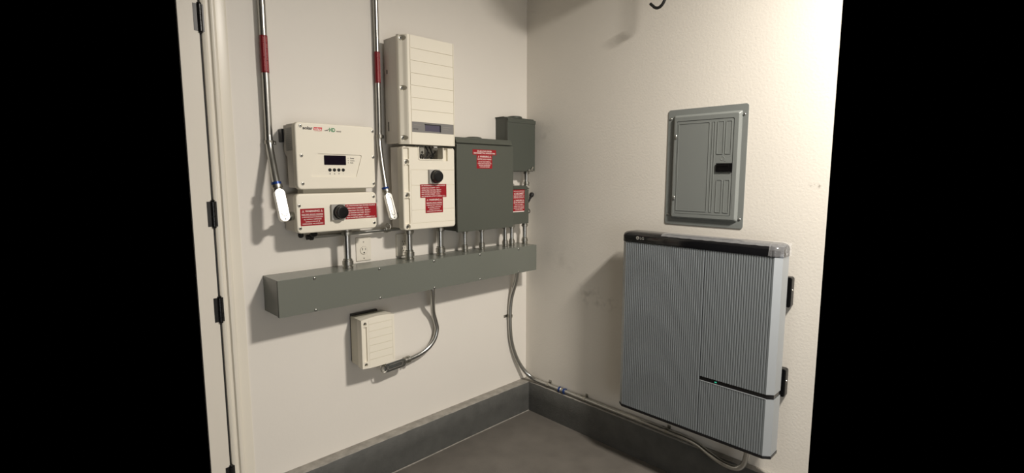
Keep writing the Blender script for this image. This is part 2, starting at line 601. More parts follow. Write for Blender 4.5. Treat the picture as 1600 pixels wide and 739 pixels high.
# ------------------------------------------------------------------ two receptacles above the trough
def receptacle_face(mb, u, v, w_, k=1.0):
    mb.mi = 1
    mb.box(u - .0075 * k, u - .0052 * k, v + .001 * k, v + .0095 * k, w_ - .0004, w_ + .0004)
    mb.box(u + .0052 * k, u + .0072 * k, v + .001 * k, v + .0085 * k, w_ - .0004, w_ + .0004)
    mb.rings((u, v - .0085 * k, w_), (0, 0, 1), [(-.0004, .0028 * k), (.0004, .0028 * k)], 12)
    mb.mi = 0

o1 = thing('wall_outlet', 'ivory wall plate with one round three-hole outlet, left of the duplex outlet', 'outlet', (-1.128, 0, TZ1 + .012))
obj('wall_plate', MB().dome(-1.166, -1.088, 1.0995, 1.213, .0005, .006, .004, .003), 'outlet', o1)
mb = MB()
mb.rings((-1.127, 1.149, .006), (0, 0, 1), [(-.002, .0185), (.002, .0185), (.003, .0175), (.003, .001)], 28)
receptacle_face(mb, -1.127, 1.149, .0092, 1.25)
obj('receptacle', mb, ['outlet', 'rubber'], o1)
obj('gap_ring', MB().torus((-1.127, 1.149, .0058), (0, 0, 1), .0192, .0011), 'slot', o1)
screw(o1, -1.127, 1.190, .0058, .003)
screw(o1, -1.127, 1.112, .0058, .003)
o2 = thing('wall_outlet', 'ivory duplex wall outlet partly behind a thick conduit nipple', 'outlet', (-.912, 0, TZ1 + .012))
obj('wall_plate', MB().dome(-.948, -.870, 1.0995, 1.213, .0005, .010, .004, .003), 'outlet', o2)
mb = MB()
mb.rbox(-.926, -.893, 1.118, 1.184, .009, .0125, .004)
receptacle_face(mb, -.9095, 1.168, .0126)
receptacle_face(mb, -.9095, 1.135, .0126)
obj('receptacle', mb, ['outlet', 'rubber'], o2)

# ------------------------------------------------------------------ flat white inverter (upper left)
U0, U1, V0, V1, W = -1.489, -1.140, 1.449, 1.7175, .16
inv = thing('solar_inverter', 'flat white solar inverter with dark display and four buttons, leftmost on the left wall', 'inverter', (-1.314, 0, V0))
obj('wall_bracket', MB().box(U0 - .005, U0 + .30, V1 - .075, V1 - .020, .0005, .036), 'black', inv, bevel=.003)
# finned aluminium rear body, narrower towards the bottom
mb = MB()
prof = [(U0 + .003, V1 - .004), (U0 + .003, V1 - .122), (U0 + .003, V1 - .135), (U0 + .003, V0 + .006), (U1 - .003, V0 + .006), (U1 - .003, V1 - .004)]
mb.prism(prof, .060, W - .028)
mb.prism([(U0 + .004, V1 - .006), (U0 + .004, V1 - .118), (U0 + .03, V1 - .165), (U1 - .03, V1 - .165), (U1 - .004, V1 - .118), (U1 - .004, V1 - .006)], .03, .061)
obj('rear_housing', mb, 'cast', inv, bevel=.004)
obj('rating_label', MB().box(U0 + .0012, U0 + .0033, V1 - .112, V1 - .020, .062, W - .034), 'silver_label', inv)
mb = MB(frame((U0 + .0010, -.10, V1 - .066), (0, -1, 0), (-1, 0, 0)))
for k in range(11):
    mb.text(('OPERATING AMBIENT TEMP' if k % 2 else 'MAX OUTPUT POWER 3800 VA')[:18 - (k % 3) * 3], -.022, .040 - k * .0082, .0004, .0042, .044 - .006 * (k % 3), align='L')
obj('rating_print', mb, 'print_grey', inv)
# front cover with a sunken control field
cut = MB()
fld = [(-1.402, 1.590), (-1.398, 1.5945), (-1.210, 1.5935), (-1.2045, 1.590), (-1.205, 1.586), (-1.231, 1.502), (-1.236, 1.4985), (-1.428, 1.5005), (-1.430, 1.505)]
cut.prism(fld, W - .0038, W + .01)
mb = MB().dome(U0, U1, V0, V1, W - .030, W, .018, .006)
obj('front_cover', mb, 'cream', inv, cut=cut, sharp=30)
# lift the front-left edge of the field: thin lip line
obj('display_screen', MB().rbox(-1.3725, -1.2765, 1.5495, 1.5885, W - .005, W - .0022, .0015, 3), 'glass', inv)
for k in range(4):
    mb = MB().rings((-1.349 + k * .0197, 1.5285, W - .0038), (0, 0, 1), [(0, .0072), (.001, .0072), (.0026, .0062), (.003, .003)], 18)
    obj('button', mb, 'black', inv)
mb = MB()
for k, (a, s_) in enumerate((('X', 1), ('A', 1), ('V', 1), ('-', 1))):
    mb.text(a, -1.349 + k * .0197, 1.5125, W - .0034, .0050, bold=.04)
obj('button_print', mb, 'print_dark', inv)
mb = MB()
for k, s_ in enumerate(('Power', 'Comm.', 'Fault')):
    mb.text(s_, -1.256, 1.5785 - k * .0095, W - .0034, .0048, bold=.03, align='L')
obj('status_print', mb, 'print_dark', inv)
for k in range(3):
    obj('indicator', MB().rings((-1.2655, 1.5785 - k * .0095, W - .0040), (0, 0, 1), [(0, .0018), (.0012, .0016)], 10),
        'slot' if k == 0 else 'print_dark', inv)
lg = obj('logo', MB().prism([(-1.4135, 1.6885), (-1.4115, 1.7005), (-1.3765, 1.7005), (-1.3785, 1.6885)], W, W + .0006), 'brandred', inv)
mb = MB().text('edge', -1.395, 1.6945, W + .0009, .0085, .030, bold=.012)
obj('lettering', mb, 'white', lg)
mb = MB().text('solar', -1.4165, 1.6955, W + .0006, .0120, .041, bold=.035, align='R')
obj('logo_lettering', mb, 'print_dark', inv)
mb = MB().text('www.solaredge.com', -1.395, 1.6855, W + .0006, .0025, .032)
obj('web_lettering', mb, 'brandred', inv)
mb = MB().text('HD', -1.334, 1.6935, W + .0006, .0155, .026, bold=.03)
obj('model_lettering', mb, 'green', inv)
mb = MB().tube([(-1.3665, 1.690, W + .0004), (-1.363, 1.6885, W + .0004), (-1.359, 1.6915, W + .0004), (-1.3555, 1.689, W + .0004), (-1.350, 1.6955, W + .0004)], .0013, 6, 4)
obj('wave_mark', mb, 'print_dark', inv)
mb = MB().text('WAVE', -1.306, 1.6885, W + .0006, .0055, .022, bold=.02)
obj('model_print', mb, 'print_dark', inv)
for u, v in ((-1.466, 1.7025), (-1.148, 1.699), (-1.467, 1.5855), (-1.149, 1.586), (-1.467, 1.473), (-1.150, 1.470)):
    bolt(inv, u, v, W)

# ------------------------------------------------------------------ flat white DC switch unit (below the inverter)
U0, U1, V0, V1, W = -1.490, -1.128, 1.268, 1.4315, .14
sw = thing('safety_switch_unit', 'flat white switch unit with black knob and two red labels under the display inverter', 'switch box', (-1.31, 0, V0))
obj('rear_housing', MB().rbox(U0 + .001, U1 - .001, V0 + .003, V1 - .003, .012, W - .028, .014), 'cast', sw, bevel=.003)
obj('wall_bracket', MB().box(U0 + .03, U1 - .03, V0 + .04, V1 - .04, .0005, .0125), 'black', sw)
obj('neck', MB().box(-1.45, -1.165, V1 - .004, 1.4515, .06, .118), 'cream_dull', sw, bevel=.002)
obj('front_cover', MB().dome(U0, U1, V0, V1, W - .029, W, .018, .006), 'cream', sw)
for u, v in ((-1.478, 1.383), (-1.142, 1.411), (-1.478, 1.2905), (-1.142, 1.2925)):
    bolt(sw, u, v, W)
sticker(sw, -1.4755, -1.374, 1.299, 1.370, W, SHOCK, label='red ground fault shock warning label')
sticker(sw, -1.281, -1.1285, 1.3155, 1.3805, W, SPEC, label='red power source rating label')

def rotary(parent, u, v, w_, half, r):
    kb = obj('rotary_switch', MB().rbox(u - half * 1.15, u + half * .75, v - half, v + half, w_, w_ + .012, .002), 'silver_label', parent, bevel=.001)
    kn = MB().rings((u, v, w_ + .012), (0, 0, 1), [(0, r * 1.02), (.004, r * 1.02), (.006, r * .93), (.022, r * .9), (.0265, r * .8), (.028, r * .5)], 28)
    kn.box(u - r * .28, u + r * .28, v - r * .86, v + r * .86, w_ + .026, w_ + .036)
    obj('knob', kn, 'black', kb, bevel=.0008, label='round black knob')
rotary(sw, -1.309, 1.350, W, .033, .031)
for u, r_ in ((-1.455, .013), (-1.400, .017)):
    mb = MB().rings((u, V0 + .003, .085), (0, -1, 0), [(0, r_), (.008, r_), (.009, r_ * .8), (.013, r_ * .95), (.022, r_ * .8), (.026, r_ * .4)], 14)
    obj('cable_gland', mb, 'rubber', sw)

# ------------------------------------------------------------------ ribbed inverter (upper middle)
U0, U1, V0, V1, W = -1.003, -.705, 1.6495, 2.140, .185
se = thing('solar_inverter', 'tall off-white solar inverter with horizontal grooves and grey display strip', 'inverter', (-.855, 0, V0))
WB = .142
# side flanks (grey cast) and lid with a stepped left rail
mb = MB().box(U0 + .001, U1 - .001, V0 + .004, V1 - .004, .03, WB)
mb.box(U0 - .0005, U0 + .003, V0 + .06, V1 - .02, .075, .079)
obj('rear_housing', mb, 'cast', se, bevel=.002)
obj('wall_bracket', MB().box(U0 + .04, U1 - .04, V0 + .06, V1 - .05, .0005, .031), 'cast', se)
mb = MB().prism_v([(U0, .138), (U0, .150), (U0 + .004, .156), (U0 + .016, .166), (U0 + .025, .181), (U0 + .029, .185),
                   (U1 - .0035, .185), (U1, .181), (U1, .138)], V0, V1)
cut = MB()
for v in (2.083, 2.028, 1.972, 1.917, 1.862, 1.807):
    cut.box(-.9595, -.7135, v - .0014, v + .0014, W - .0030, W + .01)
cut.box(-.9612, -.9590, V0 - .01, V1 + .01, W - .0030, W + .01)
cut.box(-.7140, -.7120, V0 - .01, V1 + .01, W - .0025, W + .01)
cut.box(-.9580, -.7150, 1.7055, 1.7535, W - .003, W + .01)
for v in (2.124, 1.903, 1.678):
    cut.rings((U0 + .0135, v, .153), (0, 0, 1), [(0, .0125), (.05, .0125)], 16)
obj('front_cover', mb, 'cream', se, cut=cut, sharp=30)
for v in (2.124, 1.903, 1.678):
    bolt(se, U0 + .0135, v, .1545, .0088)
    bolt(se, U1 - .008, v + .006, .1445, .005)
st = obj('display_strip', MB().box(-.9575, -.7155, 1.706, 1.753, W - .0032, W - .0014), 'lcdbar', se)
mb = MB().box(-.884, -.798, 1.7135, 1.7425, W - .0016, W - .0008)
obj('display_screen', mb, 'lcd', st)
mb = MB().box(-.798, -.793, 1.7130, 1.7460, W - .0018, W + .0015)
mb.box(-.886, -.793, 1.7425, 1.7460, W - .0018, W + .0010)
obj('display_bezel', mb, 'black', st)
mb = MB().text('solaredge', -.951, 1.7215, W - .0010, .0065, .028, bold=.01, align='L')
obj('lettering', mb, 'print_dark', st)
for a_, b_2, v_ in ((-.945, -.905, 1.739), (-.78, -.735, 1.737), (-.78, -.745, 1.727)):
    obj('strip_line', MB().box(a_, b_2, v_, v_ + .0008, W - .0014, W - .0010), 'slot', st)
SIDE = frame((U0 + .001, 0, 0), (0, -1, 0), (-1, 0, 0))
for wv, v, hh in ((.032 + .022, 1.987, .010), (.032 + .024, 1.735, .022)):
    mb = MB(SIDE).rbox(wv - .004, wv + .004, v - hh, v + hh, -.001, .0008, .003)
    obj('side_slot_patch', mb, 'slot_shade', se)  # flat pads, no hollow; the slot's shade is put into their colour

# ------------------------------------------------------------------ ribbed switch unit (below the tall inverter)
U0, U1, V0, V1, W = -.998, -.690, 1.245, 1.642, .16
sl = thing('safety_switch_unit', 'cream switch unit with open notch at top and black knob, below the tall inverter', 'switch box', (-.845, 0, V0))
cut = MB()
cut.rbox(-.906, -.7665, 1.5825, 1.70, -.005, W + .02, .008)
mb = MB().box(U0 + .002, U1 - .002, V0 + .010, V1 - .004, .055, .121)
cut2 = MB().rbox(-.95, -.75, 1.52, 1.70, .065, .20, .006)
obj('rear_housing', mb, 'cast', sl, bevel=0, cut=cut2)
obj('wall_bracket', MB().box(U0 + .04, U1 - .04, V0 + .03, V1 - .08, .0005, .056), 'cast', sl)
mb = MB().dome(U0, U1, V0, V1, .118, W, .016, .007)
for v0, v1 in ((1.581, 1.634), (1.428, 1.556), (1.275, 1.399)):
    cut.rbox(U0 + .006, U0 + .036, v0, v1, W - .009, W + .02, .0035)
for v in (1.568, 1.412, 1.262):
    cut.rings((U0 + .0235, v, W - .011), (0, 0, 1), [(0, .0128), (.05, .0128)], 16)
for v in (1.5315, 1.4575, 1.3395, 1.2765):
    cut.box(-.9535, -.6995, v - .0011, v + .0011, W - .0022, W + .02)
cut.box(-.9545, -.953, 1.277, 1.532, W - .0014, W + .02)
cut.rbox(-.7595, -.735, 1.575, 1.638, W - .014, W + .02, .004)
obj('front_cover', mb, 'cream', sl, cut=cut, sharp=30)
mb = MB()
mb.loft([[(u, v, W - .002) for u, v in rrect(-.913, -.760, 1.5765, 1.652, .010)], [(u, v, W + .003) for u, v in rrect(-.911, -.762, 1.5785, 1.652, .010)]])
c3 = MB().rbox(-.9055, -.767, 1.5835, 1.70, W - .02, W + .02, .008)
c3.box(-1, -.6, 1.641, 1.70, W - .03, W + .03)
obj('notch_rim', mb, 'cream', sl, cut=c3)
for v in (1.568, 1.412, 1.262):
    bolt(sl, U0 + .0235, v, W - .0095, .0088)
for v in (1.60, 1.545, 1.455, 1.285):
    obj('side_clip', MB().rbox(U1 - .0015, U1 + .004, v - .010, v + .010, W - .022, W - .006, .002), 'black', sl)
# wiring seen in the notch
mb = MB()
for k in range(6):
    a = -.892 + k * .022
    mb.tube([(a, 1.6475, .10), (a + .006, 1.62, .112), (a + .02 * math.sin(k * 2.1), 1.598, .12 - .004 * k), (a + .024 * math.cos(k), 1.576, .108)], .0028, 8, 5)
obj('wiring', mb, 'rubber', sl)
mb = MB().torus((-.835, 1.606, .135), (.2, .1, 1), .014, .002)
mb.torus((-.805, 1.600, .13), (.4, -.1, 1), .011, .002)
obj('cable_loop', mb, 'rubber', sl)
mb = MB().rbox(-.897, -.872, 1.606, 1.640, .148, .156, .006)
cc = MB().rings((-.8845, 1.615, .14), (0, 0, 1), [(0, .0065), (.03, .0065)], 12)
obj('lock_tab', mb, 'steel_dull', sl, cut=cc)
mb = MB().rings((-.815, 1.636, .14), (1, -.2, 0), [(0, .006), (.02, .006), (.021, .008), (.026, .008)], 12)
obj('terminal_screw', mb, 'steel', sl)
rotary(sl, -.818, 1.500, W, .033, .032)
sticker(sl, -.9035, -.7465, 1.3975, 1.4620, W, SPEC, label='wide red power source rating label')
sticker(sl, -.8745, -.7695, 1.3225, 1.3975, W + .0001, SHOCK, label='narrower red shock warning label')

# ------------------------------------------------------------------ big grey enclosure
U0, U1, V0, V1, W = -.684, -.283, 1.213, 1.663, .17
bg = thing('electrical_enclosure', 'big plain grey steel enclosure with red labels near its top', 'electrical box', (-.48, 0, V0))
obj('box_body', MB().box(U0 + .004, U1 - .006, V0 + .004, V1 + .034, .0005, W - .014), 'grey_box', bg, bevel=.002)
mb = MB().prism_u([(V1 + .036, .0005), (V1 + .036, W - .020), (V1 + .008, W - .004), (V1 + .006, W - .006), (V1 + .032, W - .024), (V1 + .032, .0005)], U0 + .002, U1 - .004)
obj('rain_hood', mb, 'grey_box', bg)
mb = MB().box(U0, U1, V0, V1, W - .016, W)
obj('front_cover', mb, 'grey_box', bg, bevel=.003)
mb = MB().rings((-.505, V1 + .035, .085), (0, 1, 0), [(0, .047), (.006, .047), (.009, .044), (.0105, .034), (.012, .03), (.012, .002)], 28)
obj('hub_cap', mb, 'grey_box', bg)
sticker(bg, -.581, -.4155, 1.6125, 1.6395, W, [('SOLAR LOAD CENTER', .32, .26, .62, .02), ('DISCONNECT ALL SOURCES HERE', .70, .26, .90, .02)],
        label='wide red strip label', name='warning_label')
sticker(bg, -.5535, -.444, 1.5405, 1.6125, W, [('WARNING', .13, .13, .60, .012), ('ELECTRIC SHOCK HAZARD', .32, .10, .88, .012), ('DO NOT TOUCH TERMINALS', .50, .075, .76, .01),
        ('TERMINALS ON BOTH LINE AND LOAD', .63, .075, .88, .01), ('SIDES MAY BE ENERGIZED', .76, .075, .74, .01), ('IN THE OPEN POSITION', .88, .075, .62, .01)],
        label='red shock hazard label')

# ------------------------------------------------------------------ small grey boxes by the corner
U0, U1, V0, V1, W = -.264, -.036, 1.5265, 1.8235, .105
sm = thing('electrical_enclosure', 'small dark grey box with round cap on top, highest box beside the room corner', 'electrical box', (-.15, 0, V0))
obj('box_body', MB().box(U0 + .003, U1 - .003, V0, V1 + .012, .0005, W - .010), 'grey_dark', sm, bevel=.002)
mb = MB().prism_u([(V1 + .015, .0005), (V1 + .015, .07), (V1 + .002, W + .002), (V1 - .018, W + .002), (V1 - .018, W), (V1, W), (V1 + .012, .069), (V1 + .012, .0005)], U0 - .002, U1 + .002)
obj('rain_hood', mb, 'grey_dark', sm)
obj('front_cover', MB().box(U0, U1, V0 + .002, V1 - .006, W - .012, W), 'grey_dark', sm, bevel=.002)
mb = MB().rings((-.160, V1 + .013, .055), (0, 1, 0), [(0, .044), (.006, .044), (.009, .041), (.011, .033), (.012, .002)], 28)
obj('hub_cap', mb, 'grey_dark', sm)
screw(sm, U0 + .012, V1 - .030, W - .009, .004)
mb = MB().box(U1 - .075, U1 - .022, V0 + .002, V0 + .006, W - .002, W + .022)
mb.prism([(U1 - .068, V0 + .004), (U1 - .03, V0 + .004), (U1 - .022, V0 + .028), (U1 - .030, V0 + .030), (U1 - .042, V0 + .012), (U1 - .062, V0 + .014)], W + .004, W + .012)
obj('latch', mb, 'steel_dull', sm, bevel=.001)
obj('side_latch', MB().box(U1 - .001, U1 + .004, V1 - .045, V1 - .008, W - .03, W - .004), 'grey_dark', sm)

U0, U1, V0, V1, W = -.279, -.084, 1.217, 1.4405, .100
ls = thing('electrical_enclosure', 'small grey box with tall red label, under the capped box by the corner', 'electrical box', (-.18, 0, V0))
obj('box_body', MB().box(U0, U1 - .002, V0 + .003, V1, .0005, W - .010), 'grey_box', ls, bevel=.002)
obj('front_cover', MB().box(U0 + .002, U1, V0, V1 - .020, W - .014, W), 'grey_box', ls, bevel=.002)
mb = MB().prism_u([(V1 + .002, .0005), (V1 + .002, .078), (V1 - .016, W + .003), (V1 - .018, W + .001), (V1 - .001, .076), (V1 - .001, .0005)], U0 + .001, U1 + .001)
obj('rain_hood', mb, 'grey_box', ls)
sticker(ls, -.2165, -.1205, 1.2945, 1.4205, W, [('PHOTOVOLTAIC POWER SOURCE', .07, .045, .90, .01), ('AC DISCONNECT', .18, .085, .84, .02), ('OPERATING CURRENT 16 A', .29, .05, .9, .01), ('OPERATING VOLTAGE 240 V', .37, .05, .9, .01),
        ('WARNING', .50, .075, .60, .012), ('ELECTRIC SHOCK HAZARD', .60, .065, .88, .012), ('DO NOT TOUCH TERMINALS', .70, .045, .76, .01),
        ('TERMINALS ON BOTH LINE AND', .78, .045, .88, .01), ('LOAD SIDES MAY BE ENERGIZED', .86, .045, .88, .01), ('IN THE OPEN POSITION', .935, .04, .62, .01)], label='tall red disconnect warning label')
obj('label_strip', MB().box(-.2165, -.124, 1.2895, 1.2943, W, W + .0006), 'white', ls)
mb = MB().box(-.249, -.2465, 1.447, 1.492, .094, .100)
mb.box(-.249, -.205, 1.4425, 1.4465, .085, .104)
mb.rings((-.215, 1.447, .094), (0, 1, 0), [(0, .010), (.004, .010), (.008, .006), (.011, .003)], 12)
obj('hasp', mb, 'steel_dull', ls, bevel=.0006)
nn = nipple(-.064, .06, 1.4425, 1.5265, .0125, 'steel conduit nipple joining the two small boxes by the corner', .7)
nn['group'] = 'short conduits between the boxes'
pc = thing('pull_cord', 'black plug and cord loop hanging right of the small labelled box', 'cord', (-.03, -.05, 1.28))
mb = MB().rings((-.020, 1.362, .05), (.45, 1, .15), [(0, .007), (.012, .008), (.014, .012), (.026, .0145), (.036, .012), (.040, .006)], 14)
obj('plug', mb, 'rubber', pc)
mb = MB().tube([(-.018, 1.368, .05), (-.028, 1.352, .052), (-.045, 1.338, .055), (-.055, 1.330, .05), (-.078, 1.325, .03)], .0055, 8, 5)
obj('cord', mb, 'rubber', pc)
mb = MB().tube([(-.078, 1.325, .03), (-.07, 1.310, .045), (-.048, 1.302, .055), (-.034, 1.296, .055), (-.026, 1.286, .055), (-.030, 1.276, .055), (-.044, 1.276, .052), (-.058, 1.286, .05), (-.08, 1.29, .03)], .0028, 8, 5)
obj('cord_loop', mb, 'rubber', pc)

# ------------------------------------------------------------------ beige junction box low on the left wall
U0, U1, V0, V1, W = -1.214, -1.041, .6085, .8475, .12
bj = thing('junction_box', 'small beige ribbed box hanging below the long grey trough', 'junction box', (-1.128, 0, V0))
obj('wall_bracket', MB().box(U0 + .006, U1 - .030, V0 + .010, V1 + .006, .0005, .018), 'print_dark', bj, bevel=.002)
obj('rear_housing', MB().box(U0 + .001, U1 - .001, V0 + .008, V1 - .003, .012, .082), 'cream_dull', bj, bevel=.004)
# lid, its top edge bowed upward
N = 10
top = [(U1 - (U1 - U0) * i / N, V1 - .004 + .008 * math.sin(math.pi * i / N)) for i in range(N + 1)]
bot = [(U0 + (U1 - U0) * i / N, V0 + .004 - .005 * math.sin(math.pi * i / N)) for i in range(N + 1)]
cut = MB()
cut.box(-1.178, -1.1768, V0 + .012, V1 - .012, W - .0012, W + .01)
cut.box(-1.0535, -1.0523, V0 + .012, V1 - .012, W - .0012, W + .01)
for v in (.818, .784, .750, .716, .682, .648):
    cut.box(-1.177, -1.053, v - .0011, v + .0011, W - .0024, W + .01)
cut.box(U0 + .0105, U0 + .0265, V0 + .035, V1 - .038, W - .007, W + .01)
for v in (V1 - .024, V0 + .020):
    cut.rings((U0 + .0185, v, W - .008), (0, 0, 1), [(0, .0085), (.05, .0085)], 14)
obj('front_cover', MB().prism(top + bot, .080, W), 'cream', bj, cut=cut, bevel=.0, sharp=30)
for v in (V1 - .024, V0 + .020):
    bolt(bj, U0 + .0185, v, W - .007, .0062)
    bolt(bj, U1 - .004, v + .004, W - .004, .0035)

# ------------------------------------------------------------------ conduit bodies (LB fittings)
def conduit_body(parent, p0, p1, nrm, r, k=1.0, cover='alu'):
    """oval die-cast body between p0 and p1 (world), cover facing nrm"""
    p0, p1 = Vector(p0), Vector(p1)
    d = (p0 - p1).normalized()
    L_ = (p0 - p1).length
    n = Vector(nrm)
    n = (n - d * n.dot(d)).normalized()
    u = d.cross(n)
    F = frame((p0 + p1) / 2, u, n)
    hw = r * 1.28
    bd = obj('conduit_body', MB(F).loft([[(a, b, -r * 1.1) for a, b in rrect(-hw * .6, hw * .6, -L_ / 2 + .004, L_ / 2 - .004, hw * .58, 6)],
                                       [(a, b, -r * .5) for a, b in rrect(-hw * .95, hw * .95, -L_ / 2, L_ / 2, hw * .94, 6)],
                                       [(a, b, r * 1.0) for a, b in rrect(-hw, hw, -L_ / 2, L_ / 2, hw * .99, 6)]]), 'alu', parent, bevel=.001)
    cv = obj('body_cover', MB(F).dome(-hw * 1.04, hw * 1.04, -L_ / 2 - .001, L_ / 2 + .001, r * 1.02, r * 1.02 + .0035, hw * 1.02, .0012), cover, bd, sharp=60)
    mb = MB(F)
    mb.outline(rrect(-hw * .56, hw * .56, -L_ / 2 * .70, L_ / 2 * .70, hw * .55, 6), .0021, r * 1.02 + .0030, r * 1.02 + .0044)
    obj('groove_shade_band', mb, 'print_grey', bd)  # raised grey band; the groove's shade is put into its colour
    for sg in (-1, 1):
        mb = MB(F).rings((0, sg * L_ / 2 * .86, r * 1.02 + .003), (0, 0, 1), [(0, .0028), (.0016, .0024)], 10)
        obj('cover_screw', mb, 'print_dark', bd)
    return F

def strap(parent, p, r, side, F=LEFT):
    u, v, w_ = p
    mb = MB(F)
    P = [(u + (r + .002) * math.cos(a) , v, w_ + (r + .002) * math.sin(a)) for a in [math.radians(x) for x in range(-90, 271, 20)]]
    for i in range(len(P) - 1):
        a, b = Vector(P[i]), Vector(P[i + 1])
        mb.loft([[a + Vector((0, -.008, 0)), a + Vector((0, .008, 0)), b + Vector((0, .008, 0)), b + Vector((0, -.008, 0))],
                 [Vector((u, 0, w_)) + (q - Vector((u, 0, w_))) * 1.0 + ((Vector((q.x - u, 0, q.z - w_))).normalized() * .0015) for q in
                  (a + Vector((0, -.008, 0)), a + Vector((0, .008, 0)), b + Vector((0, .008, 0)), b + Vector((0, -.008, 0)))]])
    u2 = u + side * (r + .016)
    mb.box(min(u, u2 + side * .006), max(u, u2 + side * .006), v - .008, v + .008, .0005, .003)
    mb.rings((u2, v, .003), (0, 0, 1), [(0, .006), (.003, .005), (.004, .002)], 10)
    return obj('strap', mb, 'steel_dull', parent)

def riser(name_label, xs, r, lab_z, body, exit_to, ringp, strapz, text):
    c = thing('conduit', name_label, 'conduit', (xs[-1][0], -xs[-1][2], xs[-1][1]), 'vertical risers on the left wall')
    obj('pipe', MB().tube(xs, r, 18, 8), 'steel', c)
    lb = obj('pipe_label', MB().rings((xs[0][0] + (xs[1][0] - xs[0][0]) * 0, lab_z[0], xs[0][2]), (0, 1, 0), [(0, r + .0008), (lab_z[1] - lab_z[0], r + .0008)], 24, cap=False), 'red_pipe', c, label='red label wrapped round the pipe')
    mb = MB()
    uc, vc = xs[0][0], (lab_z[0] + lab_z[1]) / 2
    hl = (lab_z[1] - lab_z[0]) * .92
    mb.text(text[0], uc - .0055, vc, xs[0][2] + .0006, .0062, hl, rot=90, bend=r + .0012)
    mb.text(text[1], uc + .0045, vc, xs[0][2] + .0006, .0062, hl, rot=90, bend=r + .0012)
    obj('lettering', mb, 'pinkish', lb)
    p0, p1 = body
    F = conduit_body(c, (p0[0], -p0[2], p0[1]), (p1[0], -p1[2], p1[1]), (-.04, -1, .25), r * 1.02)
    d = (Vector(p0) - Vector(p1)).normalized()
    e = Vector(p0)
    mb = MB().rings(e - d * .002, d, [(0, r * 1.1), (.008, r * 1.15), (.010, r * 1.45), (.022, r * 1.45)], 18)
    obj('connector', mb, 'steel_dull', c)
    mb = MB().rings(e + d * .0205, d, [(0, r * 1.25), (.001, r * 1.32), (.010, r * 1.32), (.011, r * 1.1)], 18)
    obj('compression_ring', mb, 'blue', c, label='blue compression ring')
    mb = MB().rings(exit_to[0], Vector(exit_to[1]) - Vector(exit_to[0]), [(0, r * .85), (.6 * (Vector(exit_to[1]) - Vector(exit_to[0])).length, r * .85),
                    (.62 * (Vector(exit_to[1]) - Vector(exit_to[0])).length, r * 1.3), ((Vector(exit_to[1]) - Vector(exit_to[0])).length, r * 1.3)], 16)
    obj('nipple', mb, 'steel', c)
    strap(c, (xs[strapz[0]][0], strapz[1], xs[0][2]), r, 1)
    return c

R1 = .0145
riser('steel conduit riser with red label, left of the flat white inverter',
      [(-1.541, 2.56, .026), (-1.541, 2.1, .026), (-1.541, 1.72, .026), (-1.542, 1.66, .027), (-1.543, 1.61, .036), (-1.546, 1.55, .066), (-1.549, 1.505, .090), (-1.550, 1.472, .107)],
      R1, (1.914, 2.058), ((-1.551, 1.449, .117), (-1.543, 1.322, .150)), ((-1.536, 1.340, .125), (-1.4960, 1.340, .102)), None, (2, 1.640),
      ('WARNING: PHOTOVOLTAIC', 'POWER SOURCE 600 VDC'))
riser('steel conduit riser with red label, between the two solar inverters',
      [(-1.032, 2.60, .020), (-1.032, 2.1, .020), (-1.033, 1.75, .020), (-1.034, 1.70, .020), (-1.036, 1.65, .024), (-1.042, 1.56, .050), (-1.045, 1.49, .072), (-1.047, 1.442, .086)],
      .0125, (1.936, 2.078), ((-1.048, 1.420, .096), (-1.036, 1.298, .128)), ((-1.035, 1.315, .10), (-1.0010, 1.315, .095)), None, (2, 1.690),
      ('WARNING: PHOTOVOLTAIC', 'POWER SOURCE 600 VDC'))

# thin cross conduit behind the units
cx = thing('conduit', 'thin horizontal conduit crossing behind the bottoms of both switch units', 'conduit', (-1.17, -.045, 1.24))
obj('pipe', MB().tube([(-1.40, 1.2405, .045), (-1.25, 1.2415, .045), (-1.1, 1.243, .045), (-.93, 1.244, .045)], .0085, 12, 3), 'steel', cx)
obj('connector', MB().rings((-1.415, 1.240, .045), (1, 0, 0), [(0, .011), (.014, .011), (.015, .014), (.027, .014), (.028, .009)], 14), 'rubber', cx)
obj('connector', MB().rings((-1.005, 1.2435, .045), (-1, 0, 0), [(0, .010), (.014, .010), (.015, .0135), (.030, .0135), (.031, .009)], 14), 'steel_dull', cx)
mb = MB().torus((-1.03, 1.262, .07), (0, .3, 1), .014, .003)
obj('locknut', mb, 'steel_dull', cx)

# ------------------------------------------------------------------ bent conduit from the trough to the beige box
cb = thing('conduit', 'steel conduit bending from under the trough to the beige junction box', 'conduit', (-.74, -.03, .56))
obj('pipe', MB().tube([(-.800, .938, .100), (-.797, .905, .098), (-.785, .855, .080), (-.765, .805, .052), (-.750, .768, .036), (-.735, .725, .031), (-.726, .685, .030), (-.735, .645, .030),
                       (-.757, .612, .030), (-.790, .587, .030), (-.835, .570, .031), (-.885, .562, .034), (-.925, .560, .038)], .0125, 16, 7), 'steel', cb)
d = Vector((-1, -.02, .06))
obj('connector', MB().rings((-.905, .561, .036), d, [(0, .014), (.004, .019), (.018, .019), (.019, .015), (.026, .015), (.028, .018), (.036, .018)], 16), 'steel_dull', cb)
obj('connector', MB().rings((-.800, .9385, .100), (0, -1, 0), [(0, .018), (.006, .018), (.008, .014), (.014, .014)], 16), 'steel_dull', cb)
conduit_body(cb, (-.948, -.046, .562), (-1.082, -.062, .562), (.0, -1, .18), .0155, cover='steel')
obj('nipple', MB().cyl((-1.066, .565, .05), (-1.066, .6162, .05), .012, 14), 'steel_dull', cb)
mb = MB().torus((-1.080, .566, .079), (-.2, .1, 1), .016, .003)
obj('locknut', mb, 'steel_dull', cb)

